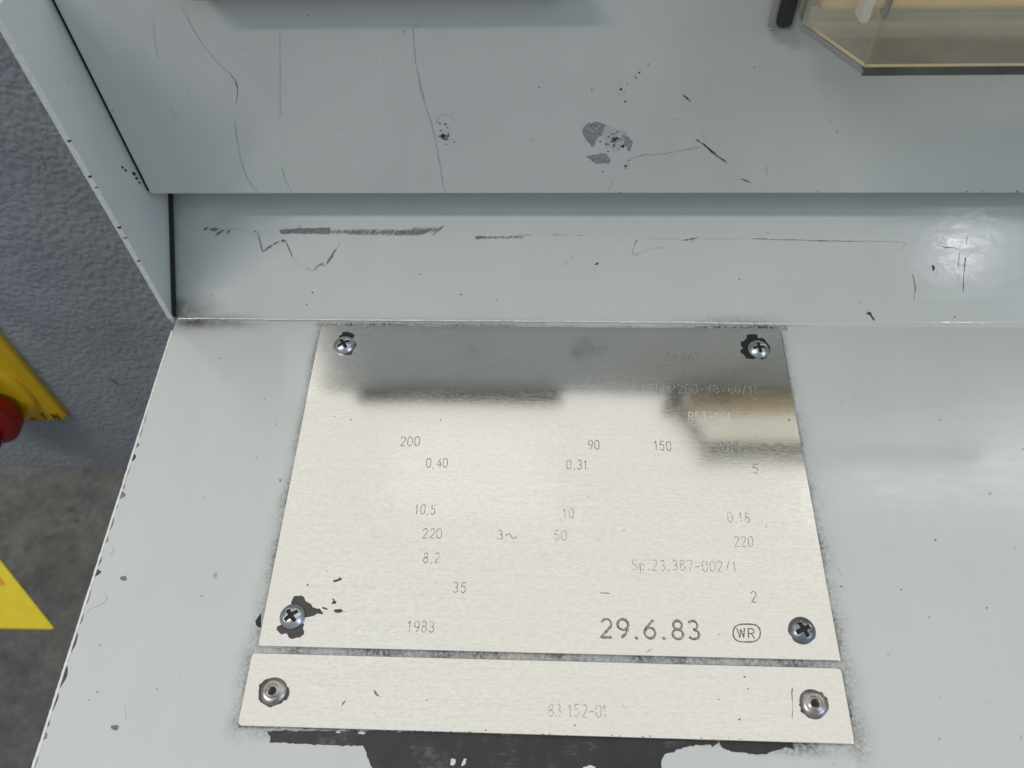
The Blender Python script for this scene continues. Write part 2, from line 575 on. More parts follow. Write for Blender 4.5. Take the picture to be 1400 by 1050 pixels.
def console():
    # profile down the slope: strip, concave bend, panel
    prof = []
    for s in np.linspace(SL, 0.0015, 60):
        prof.append((-s, STRIP.p(0, s)))
    pa = STRIP.p(0, 0.0010); pb = PANEL.p(0, -0.0010)
    mid = (pa + pb) / 2 * 0.62
    for t in np.linspace(0, 1, 7):
        q = (1 - t) ** 2 * pa + 2 * t * (1 - t) * mid * 0.5 + t ** 2 * pb
        prof.append((-0.001 + 0.002 * t, q))
    vs_ = np.concatenate([np.arange(0.0014, 0.142, 0.00055), np.linspace(0.144, VL, 20)])
    for v in vs_:
        prof.append((v, PANEL.p(0, -v)))
    # rolled front edge
    for k in range(1, 6):
        a = math.pi / 2 * k / 5
        q = PANEL.p(0, -VL - 0.004 * math.sin(a), -0.004 * (1 - math.cos(a)))
        prof.append((VL, q))
    prof.append((VL, (0, PANEL.p(0, -VL - 0.004)[1], -0.06)))
    # across: rolled left edge, then fine columns
    cols = []
    xs = np.concatenate([np.arange(X0 + 0.0012, 0.135, 0.0006), np.linspace(0.138, XR, 40)])
    nP = len(prof)
    V = []
    cols_x = []
    rr = 0.0011
    for k in range(5, 0, -1):
        a = math.pi / 2 * k / 5
        cols_x.append((X0 + 0.0012 - rr * math.sin(a), -rr * (1 - math.cos(a))))
    cols_x = [(X0 + 0.0001, -0.03)] + cols_x
    cols_x += [(x, 0.0) for x in xs]
    nv = np.array(PANEL.n)
    dirt, smud = [], []
    P = np.array([q for _, q in prof]); vv = np.array([v for v, _ in prof])
    for x, dz in cols_x:
        for i in range(nP):
            q = P[i]
            V.append((x, q[1] + nv[1] * dz * 0, q[2] + dz))
    nC = len(cols_x)
    F = []
    for c in range(nC - 1):
        for i in range(nP - 1):
            a = c * nP + i
            F.append((a, a + 1, a + nP + 1, a + nP))
    X = np.repeat(np.array([x for x, _ in cols_x]), nP)
    Vv = np.tile(vv, nC)

    def rect_d(u, v, w_, h_):
        dx = np.maximum(np.maximum(u - X, X - (u + w_)), 0)
        dy = np.maximum(np.maximum(v - Vv, Vv - (v + h_)), 0)
        return np.hypot(dx, dy)
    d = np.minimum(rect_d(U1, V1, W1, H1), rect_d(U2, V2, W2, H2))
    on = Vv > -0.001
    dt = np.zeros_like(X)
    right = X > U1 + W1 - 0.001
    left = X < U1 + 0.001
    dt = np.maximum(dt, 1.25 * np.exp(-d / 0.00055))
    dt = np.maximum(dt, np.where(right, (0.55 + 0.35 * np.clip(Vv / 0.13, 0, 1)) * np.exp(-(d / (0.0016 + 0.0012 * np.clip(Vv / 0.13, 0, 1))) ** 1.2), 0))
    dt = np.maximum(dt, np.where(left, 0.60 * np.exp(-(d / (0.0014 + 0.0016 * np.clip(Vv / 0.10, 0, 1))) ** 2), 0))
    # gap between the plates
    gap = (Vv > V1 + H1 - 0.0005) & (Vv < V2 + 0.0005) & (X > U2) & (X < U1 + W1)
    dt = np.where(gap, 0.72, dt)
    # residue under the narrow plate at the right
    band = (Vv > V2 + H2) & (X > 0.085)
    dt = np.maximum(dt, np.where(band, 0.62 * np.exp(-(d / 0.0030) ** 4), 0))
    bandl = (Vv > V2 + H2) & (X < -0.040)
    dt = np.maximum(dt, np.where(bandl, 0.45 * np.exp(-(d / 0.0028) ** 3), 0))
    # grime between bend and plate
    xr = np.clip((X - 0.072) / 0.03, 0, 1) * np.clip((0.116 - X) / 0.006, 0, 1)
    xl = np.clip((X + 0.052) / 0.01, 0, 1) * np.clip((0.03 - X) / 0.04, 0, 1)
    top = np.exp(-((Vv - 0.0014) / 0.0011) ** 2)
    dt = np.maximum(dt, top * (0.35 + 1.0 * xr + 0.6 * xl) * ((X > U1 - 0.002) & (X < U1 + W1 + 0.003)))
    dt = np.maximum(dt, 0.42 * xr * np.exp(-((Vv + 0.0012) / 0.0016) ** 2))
    sm = 1.2 * np.exp(-(((X - X0) / 0.014) ** 2 + ((Vv + 0.003) / 0.0065) ** 2))
    sm = np.maximum(sm, 1.15 * np.exp(-(((X - X0 - 0.008) / 0.019) ** 2 + ((Vv - 0.0005) / 0.0030) ** 2)))
    sm = np.maximum(sm, np.where(Vv < 0, 0.62 * np.exp(-(((X - X0) / 0.0085) ** 1.3)), 0))
    sm = np.maximum(sm, 0.30 * np.exp(-(Vv / 0.0011) ** 2) * (X < 0.03))
    sm = np.maximum(sm, np.where(Vv < 0, 0.16 * np.exp(-np.clip((X - X0) / 0.03, 0, 9) ** 2), 0))
    o = obj('console_sheet', V, F, M_CONSOLE, machine, True)
    for nm, arr in (('dirt', dt), ('smudge', sm)):
        at = o.data.attributes.new(nm, 'FLOAT', 'POINT')
        at.data.foreach_set('value', np.clip(arr, 0, 1.2).astype(np.float32))
    return o


console()

# the upper box that overhangs the strip, the side cheek and black strips painting the dark gaps
box('upper_panel', (X0 + 0.0011, YU, ZU), (XR, 0.075, 0.1080), M_PAINT, machine, 0.0009, 3)
ck = [(-0.0002, -0.0012), (0.055, 0.050), (0.060, 0.053), (0.060, 0.108), (0.030, 0.1135), (-0.0018, 0.1135)]
prism('side_cheek', ck, CHEEK, -0.0014, 0.0, M_PAINT, machine, 0.00025, 1)
# worn pale rim on the front edge of the cheek
rim = [(-0.0004, 0.001), (0.0000, 0.001), (-0.0016, 0.1135), (-0.0020, 0.1135)]
prism('cheek_rim', rim, CHEEK, -0.0017, 0.00015, M_EDGE, machine, 0.0002, 2)
sl = [(0.0006, 0.0012), (0.050, 0.0457), (0.050, 0.0477), (0.0006, 0.0032)]
prism('strip_gap', sl, CHEEK, 0.0001, 0.0011, M_SEAM, machine)
prism('panel_gap', [(YU + 0.0012, ZU + 0.0006), (YU + 0.006, ZU + 0.0006), (YU + 0.006, 0.107), (YU + 0.0012, 0.107)], CHEEK, 0.0001, 0.00108, M_SEAM, machine)
# side and front walls of the body below the sheet
yf = PANEL.p(0, -VL - 0.004)[1]
prism('side_wall', [(yf + 0.004, ZF + 0.02), (0.055, ZF + 0.02), (0.055, 0.047), (0.0, -0.003), (yf + 0.004, -0.030)], CHEEK, 0.0002, 0.0016, M_PAINT, machine)
box('front_wall', (X0 + 0.002, yf + 0.0005, ZF + 0.02), (XR, yf + 0.002, -0.055), M_PAINT, machine)
# ledge along the top of the upper box
lx0, lx1 = UPPER.hit(262, 3, 0.0054)[0], UPPER.hit(792, 5, 0.0054)[0]
box('dark_ledge', (lx0, YU - 0.0054, 0.1066), (lx1, YU + 0.02, 0.1092), M_LEDGE, machine, 0.0008, 2)
# highlight of the bend, painted as a pale ribbon
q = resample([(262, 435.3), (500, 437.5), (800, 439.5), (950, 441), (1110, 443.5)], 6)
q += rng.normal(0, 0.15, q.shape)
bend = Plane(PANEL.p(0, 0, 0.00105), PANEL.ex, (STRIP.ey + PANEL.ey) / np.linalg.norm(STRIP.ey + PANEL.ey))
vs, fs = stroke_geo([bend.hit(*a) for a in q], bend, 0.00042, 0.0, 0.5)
obj('bend_highlight', vs, fs, M_EDGE, machine)

# --- wear on the upper panel
S = lambda pts, m_=M_FAINT, wp=1.2, **k: scratch(pts, UPPER, m_, machine, wp, **k)
S([(248, 8), (262, 36), (275, 58), (292, 80), (312, 99)], M_FAINT, 1.3)
S([(311, 98), (321, 108), (324.5, 118), (325, 128), (322, 148)], M_SCUFF, 1.5)
S([(322, 150), (322, 176), (328, 215), (338, 245), (352, 264)], M_FAINT, 1.3)
S([(382, 32), (383, 100), (383, 160)], M_SMEAR, 1.3)
S([(385, 228), (390, 246), (400, 265)], M_FAINT, 1.1)
S([(565, 36), (565.5, 60), (569, 90), (580, 140), (590, 168), (600, 215), (605, 250), (608, 262), (616, 265.5)], M_FAINT, 1.6)
S([(565, 35), (577, 38)], M_FAINT, 1.5)
S([(209, 20), (211, 50), (215, 78)], M_SMEAR, 1.2)
S([(231, 140), (236, 152), (242, 164)], M_FAINT, 1.2)
S([(858, 222), (864, 216), (880, 211.5), (900, 211.5), (915, 209.5), (935, 206), (956, 201)], M_FAINT, 1.3)
S([(951, 190), (964, 199), (980, 212), (996, 225)], M_SCUFF, 2.0)
S([(958, 184), (963, 189), (968, 194)], M_SCUFF, 1.6)
S([(962, 196), (972, 208), (982, 216)], M_FAINT, 1.6)
S([(1013, 244), (1021, 247.5), (1029, 251)], M_SCUFF, 1.7)
S([(1004, 245), (1012, 245.5)], M_FAINT, 1.2)
S([(1049, 226), (1047.5, 233), (1050, 242)], M_FAINT, 1.2)
S([(1038, 231.5), (1046, 231)], M_FAINT, 1.6)
S([(1044, 262), (1050, 254)], M_FAINT, 1.2)
S([(1068, 235), (1075, 236)], M_FAINT, 1.3)
S([(841, 243), (836, 254), (828, 265)], M_FAINT, 1.2)
S([(963, 226), (971, 230)], M_FAINT, 1.5)
S([(933, 129), (939, 134), (945, 140)], M_SCUFF, 4.0)
S([(935, 131), (941, 137)], M_CHIP, 1.4, h=0.00007)


def blob(cx, cy, rx, ry, k=11, rot=0.0, wob=0.25):
    out = []
    for i in range(k):
        a = 2 * math.pi * i / k
        r = 1 + random.uniform(-wob, wob)
        x, y = rx * r * math.cos(a), ry * r * math.sin(a)
        out.append((cx + x * math.cos(rot) - y * math.sin(rot), cy + x * math.sin(rot) + y * math.cos(rot)))
    return out


def chip(cx, cy, rx, ry, plane, m_, parent=machine, rot=0.0, h=0.00005, k=9, wob=0.28, name='paint_chip'):
    return patch(name, blob(cx, cy, rx, ry, k, rot, wob), plane, m_, parent, h, 2.5, 0.22)


# big chipped place right of the middle
patch('paint_chip', zz(780, 80, 5, [(80, 505), (85, 475), (120, 445), (165, 430), (205, 440), (235, 455), (225, 490), (215, 520), (190, 545), (175, 560), (160, 600), (140, 600), (125, 570), (95, 540)]), UPPER, M_HALF, machine, 0.00004, 3, 0.6)
patch('paint_chip', zz(780, 80, 5, [(235, 455), (290, 470), (310, 490), (350, 485), (375, 500), (400, 540), (425, 575), (415, 600), (400, 625), (370, 600), (345, 615), (300, 645), (270, 610), (235, 590), (230, 540), (220, 500)]), UPPER, M_SMEAR, machine, 0.00004, 3, 0.6)
patch('paint_chip', zz(780, 80, 5, [(355, 520), (400, 540), (430, 580), (410, 600), (405, 640), (385, 610), (365, 570)]), UPPER, M_HALF, machine, 0.00006, 3, 0.6)
patch('paint_chip', zz(780, 80, 5, [(105, 672), (150, 660), (205, 650), (240, 645), (260, 670), (275, 690), (262, 715), (215, 715), (175, 722), (145, 700)]), UPPER, M_HALF, machine, 0.00004, 3, 0.5)
for _ in range(46):
    a = rng.normal(0, 1, 2)
    chip(839 + a[0] * 6.0, 193 + a[1] * 6.0, rng.uniform(0.5, 1.7), rng.uniform(0.4, 1.3), UPPER, M_CHIP if rng.random() < 0.55 else M_SCUFF, h=0.00007, k=6, name='paint_chip')
chip(851.5, 200, 2.6, 1.9, UPPER, M_BLACK, rot=-0.6, h=0.00009)
chip(840, 190, 2.6, 3.2, UPPER, M_CHIP, h=0.00009, wob=0.45)
for _ in range(26):
    chip(rng.uniform(798, 826), rng.uniform(168, 196), rng.uniform(0.6, 2.0), rng.uniform(0.5, 1.4), UPPER, M_SCUFF if rng.random() < 0.5 else M_SMEAR, h=0.00007, k=6, rot=0.7)
# ring marks
for cx, cy, rx, ry, a0, a1 in ((878, 103, 9, 6, 2.4, 4.6), (851, 125, 8, 12, 1.6, 4.9), (868, 224, 12, 8, 2.2, 5.6)):
    arc = [(cx + rx * math.cos(t), cy + ry * math.sin(t)) for t in np.linspace(a0, a1, 12)]
    S(arc, M_SMEAR, 1.4)
for cx, cy, r_, m_ in ((869, 106, 1.4, M_SCUFF), (874, 99.5, 1.3, M_CHIP), (868, 103, 0.9, M_CHIP), (849, 122, 1.9, M_CHIP), (853, 126, 1.0, M_SCUFF), (857.5, 115.5, 1.0, M_SCUFF), (855, 138.5, 1.6, M_CHIP), (846, 128, 1.0, M_FAINT),
                       (855, 227, 2.0, M_CHIP), (860, 219, 1.4, M_SCUFF), (856, 230, 1.2, M_SCUFF), (824, 234.5, 1.6, M_SCUFF), (809, 122.5, 1.3, M_SCUFF), (737, 119.5, 1.3, M_CHIP), (635, 105, 1.1, M_FAINT), (335, 67, 1.8, M_SMEAR), (1032, 92, 1.4, M_SCUFF), (1136, 166, 1.1, M_FAINT),
                       (154, 151, 1.0, M_SCUFF), (244, 247, 1.5, M_FAINT), (1118, 261, 1.3, M_SCUFF), (1322, 262, 1.2, M_SCUFF), (1345, 262, 1.4, M_SCUFF), (1391, 262, 1.7, M_CHIP), (716, 265, 1.1, M_SCUFF), (848, 264, 1.3, M_SCUFF)):
    chip(cx, cy, r_, r_ * 0.8, UPPER, m_, h=0.00006, k=7)
# small pitted place left of the middle
patch('paint_chip', zz(570, 130, 11.66, [(340, 660), (390, 630), (410, 600), (440, 625), (480, 640), (495, 600), (520, 600), (515, 660), (490, 690), (505, 735), (460, 715), (425, 720), (400, 690)]), UPPER, M_SCUFF, machine, 0.00005, 2, 0.3)
chip(606, 186, 2.6, 2.6, UPPER, M_BLACK, h=0.00008)
for a in ((602.5, 178.5, 1.6), (611.5, 174, 1.5), (608.8, 169.8, 1.9), (601.5, 169, 1.2), (597.5, 166.5, 1.3), (617, 159, 0.9), (619, 163.5, 0.8), (621.5, 194.5, 1.5), (610, 197.5, 1.2), (618.5, 190.5, 0.8)):
    chip(a[0], a[1], a[2], a[2] * 0.75, UPPER, M_SCUFF, h=0.00006, k=7)
S([(596, 168), (598, 160), (604, 156), (612, 155.5), (617, 158)], M_SMEAR, 1.8)
# black chips by the gap on the cheek
for x, y, r_ in ((168, 229, 2.2), (172, 233, 2.4), (183.5, 238, 3.2), (187, 244, 2.6), (190.5, 250, 2.0)):
    d_ = CHEEK.hit(x, y)
    patch('paint_chip', blob(x, y, r_, r_ * 0.6, 8, 0.8), CHEEK, M_BLACK, machine, 0.00008, 2.5, 0.2)
for x, y in ((95, 193), (122, 243), (131, 259), (161, 315), (169, 331), (187, 363)):
    rp = CHEEK.hit(x, y)
    yr = -0.00045 - 0.0142 * rp[1]
    box('paint_chip', (X0 - 0.0007, yr, rp[1] - rng.uniform(0.0001, 0.0006)), (X0 + 0.00020, yr + 0.0005, rp[1] + 0.0002), M_CHIP, machine)

# --- wear on the strip
T = lambda pts, m_=M_SCUFF, wp=1.4, **k: scratch(pts, STRIP, m_, machine, wp, **k)
Z2 = lambda p: zz(260, 290, 6.364, p)
patch('scuff', Z2([(112, 150), (130, 132), (155, 128), (150, 150), (125, 160)]), STRIP, M_SCUFF, machine, 0.00005, 2, 0.25)
patch('scuff', Z2([(165, 135), (185, 140), (215, 138), (255, 140), (245, 155), (205, 168), (175, 160)]), STRIP, M_SCUFF, machine, 0.00005, 2, 0.3)
T(Z2([(215, 206), (255, 180), (300, 150)]), M_SCUFF, 3.0)
T(Z2([(318, 192), (335, 168), (352, 146)]), M_SCUFF, 2.4)
T(Z2([(362, 150), (395, 145), (440, 152), (520, 156)]), M_FAINT, 1.6)
T(Z2([(540, 178), (575, 162), (585, 170)]), M_SCUFF, 1.6)
T(Z2([(583, 170), (600, 230), (622, 310), (632, 352)]), M_SCUFF, 1.7)
T(Z2([(632, 345), (660, 318), (700, 298), (740, 272), (785, 252)]), M_SCUFF, 2.6, jit=0.8)
T(Z2([(640, 350), (668, 325), (705, 303)]), M_SCUFF, 2.0, jit=0.8)
patch('scuff', Z2([(790, 250), (800, 236), (822, 236), (834, 250), (822, 262), (800, 260)]), STRIP, M_SCUFF, machine, 0.00005, 2, 0.25)
T(Z2([(832, 255), (855, 310), (880, 365), (892, 408)]), M_SCUFF, 1.3)
T(Z2([(900, 412), (930, 435), (960, 460), (1000, 472)]), M_FAINT, 1.5)
T(Z2([(1005, 485), (1045, 512), (1078, 500), (1105, 465)]), M_FAINT, 1.7)
T(Z2([(1080, 512), (1095, 485), (1125, 460), (1165, 440)]), M_SCUFF, 1.7)
T(Z2([(1110, 462), (1150, 465), (1190, 455)]), M_SCUFF, 2.4, jit=0.8)
T(Z2([(1190, 450), (1215, 410), (1240, 365), (1275, 315)]), M_SCUFF, 1.6)
T(Z2([(1275, 315), (1300, 270), (1308, 240)]), M_FAINT, 1.3)
# long rub marks under the overhang
patch('scuff', [(382, 316), (386, 313.5), (410, 312), (432, 311.5), (451, 311), (452, 316), (450, 320.5), (430, 319.5), (405, 319.5), (385, 320)], STRIP, M_SCUFF, machine, 0.00004, 1.8, 0.45)
hatch(453, 500, 317, 3.2, STRIP, M_SCUFF, machine, 2.5, 2.0, 1.3)
hatch(480, 574, 317.3, 4.4, STRIP, M_SCUFF, machine, 5, 1.6, 1.5, dy=0.6)
hatch(545, 582, 318, 3.4, STRIP, M_SCUFF, machine, 6, 1.3, 1.6)
hatch(560, 603, 315.5, 4.2, STRIP, M_SCUFF, machine, 9, 2.2, 1.2, dy=-1.5)
T([(590, 323), (598, 315), (607, 308.5)], M_SCUFF, 2.2)
patch('scuff', [(649, 324.5), (652, 322.5), (663, 323), (664, 326), (652, 327)], STRIP, M_SCUFF, machine, 0.00005, 2, 0.3)
hatch(660, 714, 325, 2.0, STRIP, M_SCUFF, machine, 3, 2.1, 1.4, dy=-0.8)
T([(690, 324), (712, 322), (728, 320.8)], M_FAINT, 2.6)
T([(738, 319), (760, 321), (778, 322), (800, 321.5)], M_FAINT, 1.8)
T([(872, 326), (866, 337), (863, 347), (868, 349.5)], M_SCUFF, 1.4, jit=0.9)
T([(866, 350), (880, 343), (892, 340), (910, 337.5)], M_FAINT, 1.4)
T([(930, 329), (945, 327), (955, 324.5)], M_SCUFF, 1.5)
T([(880, 326), (905, 326.5), (932, 327)], M_SMEAR, 1.2)
T([(1012, 327), (1019, 324.3)], M_SCUFF, 2.2)
T([(1019, 326), (1080, 328), (1130, 329.5), (1184, 330)], M_SCUFF, 1.0)
T([(960, 326.5), (1010, 327)], M_SMEAR, 1.1)
T([(1184, 330), (1210, 330), (1240, 331)], M_FAINT, 1.0)
T([(1241, 331), (1236, 335), (1232, 343)], M_FAINT, 1.3)
T([(766, 363.5), (775, 360), (781, 354), (785, 348)], M_FAINT, 1.4)
T([(753, 387), (758, 380)], M_FAINT, 1.3)
T([(1247, 373), (1249, 376), (1247.5, 379), (1251, 387), (1252, 397), (1250, 406), (1249, 413)], M_SCUFF, 1.2)
T([(1322, 322), (1321, 345), (1317.5, 375), (1317, 400)], M_SCUFF, 2.0, wob=0.1)
T([(1284, 335), (1290, 338.5), (1304, 338.5), (1309, 339.5), (1313, 343)], M_SCUFF, 1.8)
T([(1285, 333.5), (1292, 331.5)], M_SCUFF, 2.0)
T([(1308, 331), (1308.5, 338)], M_SCUFF, 1.1)
T([(1312, 345), (1310, 365), (1311, 385)], M_SMEAR, 2.6)
for cx, cy, rx, ry, ro, m_ in ((816, 360.5, 3.0, 1.5, -0.4, M_CHIP), (1276, 366.5, 2.2, 3.8, -0.3, M_CHIP), (630.5, 402.5, 1.6, 0.8, 0, M_CHIP), (575, 375, 2.6, 0.9, -0.3, M_SCUFF), (564, 376.5, 1.8, 0.8, 0, M_FAINT), (427, 400, 1.5, 1.1, 0, M_CHIP), (419, 416, 1.2, 1.6, 0.4, M_SCUFF),
                               (853, 331, 1.2, 0.9, 0, M_FAINT), (946, 330.5, 1.0, 0.8, 0, M_SCUFF), (1050, 318, 1.0, 0.9, 0, M_SCUFF), (1165, 376, 1.1, 1.0, 0, M_FAINT), (1011, 382, 1.2, 1.0, 0, M_SCUFF), (968, 381, 1.0, 0.9, 0, M_FAINT), (1305, 433.5, 1.6, 1.1, 0, M_SCUFF), (1289, 446, 1.6, 2.6, -0.3, M_FAINT), (1175, 413, 2.0, 1.2, 0, M_FAINT), (289, 404, 1.0, 0.8, 0, M_SCUFF), (1378, 383, 1.3, 1.5, 0, M_FAINT)):
    chip(cx, cy, rx, ry, STRIP, m_, rot=ro, k=8)
patch('paint_chip', [(1184, 429), (1187, 426), (1190.5, 427), (1193, 432), (1197, 439), (1193, 437), (1189, 431)], STRIP, M_CHIP, machine, 0.00005, 2, 0.2)

# --- wear on the name-plate panel
L_ = lambda pts, m_=M_FAINT, wp=1.2, **k: scratch(pts, PANEL, m_, machine, wp, **k)
patch('bare_metal_patch', [(366, 999), (367, 1003), (370, 1015), (400, 1017), (426, 1018), (460, 1019.5), (496, 1020), (501, 1029), (505, 1042), (509, 1052), (520, 1066), (560, 1085), (640, 1092), (740, 1094), (830, 1090), (890, 1078), (906, 1054), (904, 1041), (908, 1031.5), (921, 1028), (931, 1023), (951, 1018.6), (972, 1018.6), (974, 1022), (977, 1018), (982, 1013), (960, 1008), (700, 1000)], PANEL, M_BARE, machine, 0.00004, 4, 0.8)
patch('bare_metal_patch', [(984, 1012), (985, 1016), (988, 1023), (1006, 1029), (1015, 1028), (1030, 1031.4), (1047, 1031), (1062, 1025), (1077, 1022), (1086, 1024.6), (1083, 1016), (1083, 1010)], PANEL, M_BARE, machine, 0.00007, 3, 0.5)
for cx, cy, rx, ry, ro in ((619, 1042, 3.2, 5.5, 0.1), (634, 1042.5, 2.4, 5.8, 0.5), (805, 1050, 8, 3.6, -0.15), (494.5, 1002.2, 5.5, 1.6, 0.05), (462, 1001, 3.5, 1.2, 0)):
    patch('paint_flake', blob(cx, cy, rx, ry, 10, ro, 0.22), PANEL, M_LIGHTCHIP, machine, 0.00010, 2.5, 0.3)
for cx, cy, rx, ry, ro, m_ in ((169.5, 790.5, 4.4, 4.0, 0, M_SCUFF), (157, 995, 5.0, 4.6, 0.3, M_SCUFF), (276, 815, 3.0, 1.6, 0.5, M_FAINT), (294, 787, 2.6, 5.5, 0.45, M_FAINT), (136, 882, 1.3, 1.0, 0, M_SCUFF), (383, 656.5, 1.3, 2.2, 0, M_SCUFF), (300, 490, 2.4, 1.2, 0.3, M_FAINT), (122, 957, 1.2, 1.0, 0, M_SCUFF), (214, 942, 1.2, 1.0, 0, M_SCUFF), (246, 922, 0.9, 0.8, 0, M_SCUFF), (278, 680, 2.2, 1.6, 0, M_SMEAR),
                               (1279, 738, 1.8, 1.1, 0.4, M_SCUFF), (1232, 806, 1.2, 1.0, 0, M_SCUFF), (1214, 896, 1.2, 2.2, 0, M_FAINT), (1349, 831, 1.6, 1.3, 0, M_SCUFF), (1230, 859, 1.5, 1.2, 0, M_FAINT), (1396, 1008, 1.4, 4.5, 0, M_FAINT), (1349, 960, 1.5, 1.2, 0, M_FAINT), (1284, 1010, 2.0, 2.6, 0.6, M_FAINT), (1204, 944, 1.0, 0.9, 0, M_FAINT), (1140, 1044, 2.0, 1.0, 0, M_FAINT), (1150, 802, 1.2, 1.0, 0, M_SCUFF), (1107, 583, 1.8, 1.4, 0, M_SMEAR), (1354, 675, 2.6, 1.4, -0.6, M_FAINT), (1388, 749, 1.0, 1.4, 0, M_FAINT), (1168, 545, 1.7, 0.9, 0, M_FAINT), (1398, 614, 1.4, 1.4, 0, M_SCUFF)):
    chip(cx, cy, rx, ry, PANEL, m_, rot=ro, k=9, wob=0.3)
L_([(173, 786), (176, 779)], M_FAINT, 1.6)
L_([(1147, 555), (1155, 545)], M_SMEAR, 1.3)
L_([(1152, 789), (1147, 780), (1140, 772)], M_FAINT, 1.2)
for pts in ([(140, 808), (148, 816), (142, 826), (126, 830), (118, 838)], [(170, 965), (173, 985)], [(150, 760), (156, 752), (153, 746)], [(378, 470), (387, 455)], [(420, 470), (428, 462)]):
    L_(pts, M_SMEAR, 1.4)
# black pit at the left rim of the plate
patch('paint_chip', [(349, 849), (354, 841), (357, 838), (357, 858), (353, 858), (350, 854)], PANEL, M_BLACK, machine, 0.00005, 2.5, 0.3)
patch('paint_chip', blob(433.5, 491, 2.2, 2.0), PANEL, M_BLACK, machine, 0.00005, 2.5, 0.2)
# chipped paint all along the left edge
edge_top, edge_bot = PANEL.hit(238, 452)[1], PANEL.hit(36, 1060)[1]
y = PANEL.hit(200, 568)[1]
while y > edge_bot:
    L = rng.uniform(0.0012, 0.0062)
    big = rng.random() < 0.35
    wd = rng.uniform(0.0008, 0.0016) if big else rng.uniform(0.0002, 0.0006)
    k = 5
    x_ = X0 + 0.0008
    pts = [(x_, y), (x_, y - L)] + [(x_ + wd * math.sin(math.pi * (i + 0.5) / k) * rng.uniform(0.4, 1.2), y - L + L * (i + 0.5) / k) for i in range(k)]
    bm = bmesh.new()
    f = bm.faces.new([bm.verts.new(PANEL.p(a, b, 0.00006)) for a, b in pts])
    bmesh.ops.triangulate(bm, faces=[f])
    bm_obj('edge_chip', bm, M_SCUFF if rng.random() < 0.55 else M_CHIP, machine)
    y -= L + rng.uniform(0.0003, 0.0042)
# pale ribbon painting the highlight on the folded edge
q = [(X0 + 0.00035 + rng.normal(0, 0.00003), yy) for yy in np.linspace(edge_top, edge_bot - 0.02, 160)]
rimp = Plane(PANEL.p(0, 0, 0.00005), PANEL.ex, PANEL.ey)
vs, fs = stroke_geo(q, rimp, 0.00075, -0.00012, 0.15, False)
obj('edge_highlight', vs, fs, M_EDGE, machine)

# ------------------------------------------------------------------ stroke lettering
def arc(cx, cy, rx, ry, a0, a1, n=9):
    return [(cx + rx * math.cos(math.radians(a)), cy + ry * math.sin(math.radians(a))) for a in np.linspace(a0, a1, n)]


G = {
    '0': [arc(.5, .72, .42, .28, 0, 180) + arc(.5, .28, .42, .28, 180, 360) + [(.92, .72)]],
    '1': [[(.12, .72), (.5, 1), (.5, 0)]],
    '2': [arc(.5, .72, .40, .28, 165, -25) + [(.08, 0), (.92, 0)]],
    '3': [arc(.47, .75, .36, .25, 150, -90) + arc(.47, .26, .42, .26, 90, -150)],
    '4': [[(.62, 1), (.06, .28), (.95, .28)], [(.68, .62), (.68, 0)]],
    '5': [[(.86, 1), (.18, 1), (.12, .55)] + arc(.47, .32, .42, .32, 125, -150)],
    '6': [[(.75, 1), (.3, .62)] + arc(.5, .29, .42, .29, 160, 520, 15)],
    '7': [[(.06, 1), (.92, 1), (.4, 0)]],
    '8': [arc(.5, .76, .34, .24, -90, 270, 15), arc(.5, .26, .42, .26, 90, 450, 15)],
    '9': [arc(.5, .71, .42, .29, -20, 340, 15) + [(.88, .5), (.7, .18), (.4, 0)]],
    '.': [[(.42, .02), (.58, .02)]],
    ',': [[(.55, .06), (.42, -.14)]],
    '-': [[(.12, .45), (.88, .45)]],
    '/': [[(.1, -.02), (.9, 1.02)]],
    'S': [arc(.5, .75, .38, .25, 30, 270) + arc(.5, .25, .40, .25, 90, -150)],
    'p': [[(.12, .66), (.12, -.28)], arc(.48, .33, .36, .33, 180, -180, 13)],
    'X': [[(.05, 1), (.95, 0)], [(.95, 1), (.05, 0)]],
    'x': [[(.15, .6), (.85, .1)], [(.85, .6), (.15, .1)]],
    'F': [[(.12, 0), (.12, 1), (.9, 1)], [(.12, .52), (.75, .52)]],
    'T': [[(.05, 1), (.95, 1)], [(.5, 1), (.5, 0)]],
    'M': [[(.05, 0), (.05, 1), (.5, .4), (.95, 1), (.95, 0)]],
    'L': [[(.15, 1), (.15, 0), (.9, 0)]],
    'R': [[(.12, 0), (.12, 1), (.6, 1)] + arc(.6, .76, .3, .24, 90, -90, 7) + [(.12, .52)], [(.5, .52), (.92, 0)]],
    'C': [arc(.55, .68, .42, .32, 40, 180) + arc(.55, .32, .42, .32, 180, 320)],
    'W': [[(.0, 1), (.25, 0), (.5, .9), (.75, 0), (1.0, 1)]],
    '~': [arc(.27, .35, .25, .22, 180, 0, 8) + arc(.77, .35, .25, .22, 180, 360, 8)],
    'E': [[(.9, 1), (.1, 1), (.1, 0), (.9, 0)], [(.1, .5), (.8, .5)]],
    'N': [[(.08, 0), (.08, 1), (.92, 0), (.92, 1)]],
    ' ': [],
}
ADV = {'.': 0.55, ',': 0.55, ' ': 0.55, '-': 0.9, '1': 0.85, '~': 1.5, '/': 0.9, 'M': 1.2}


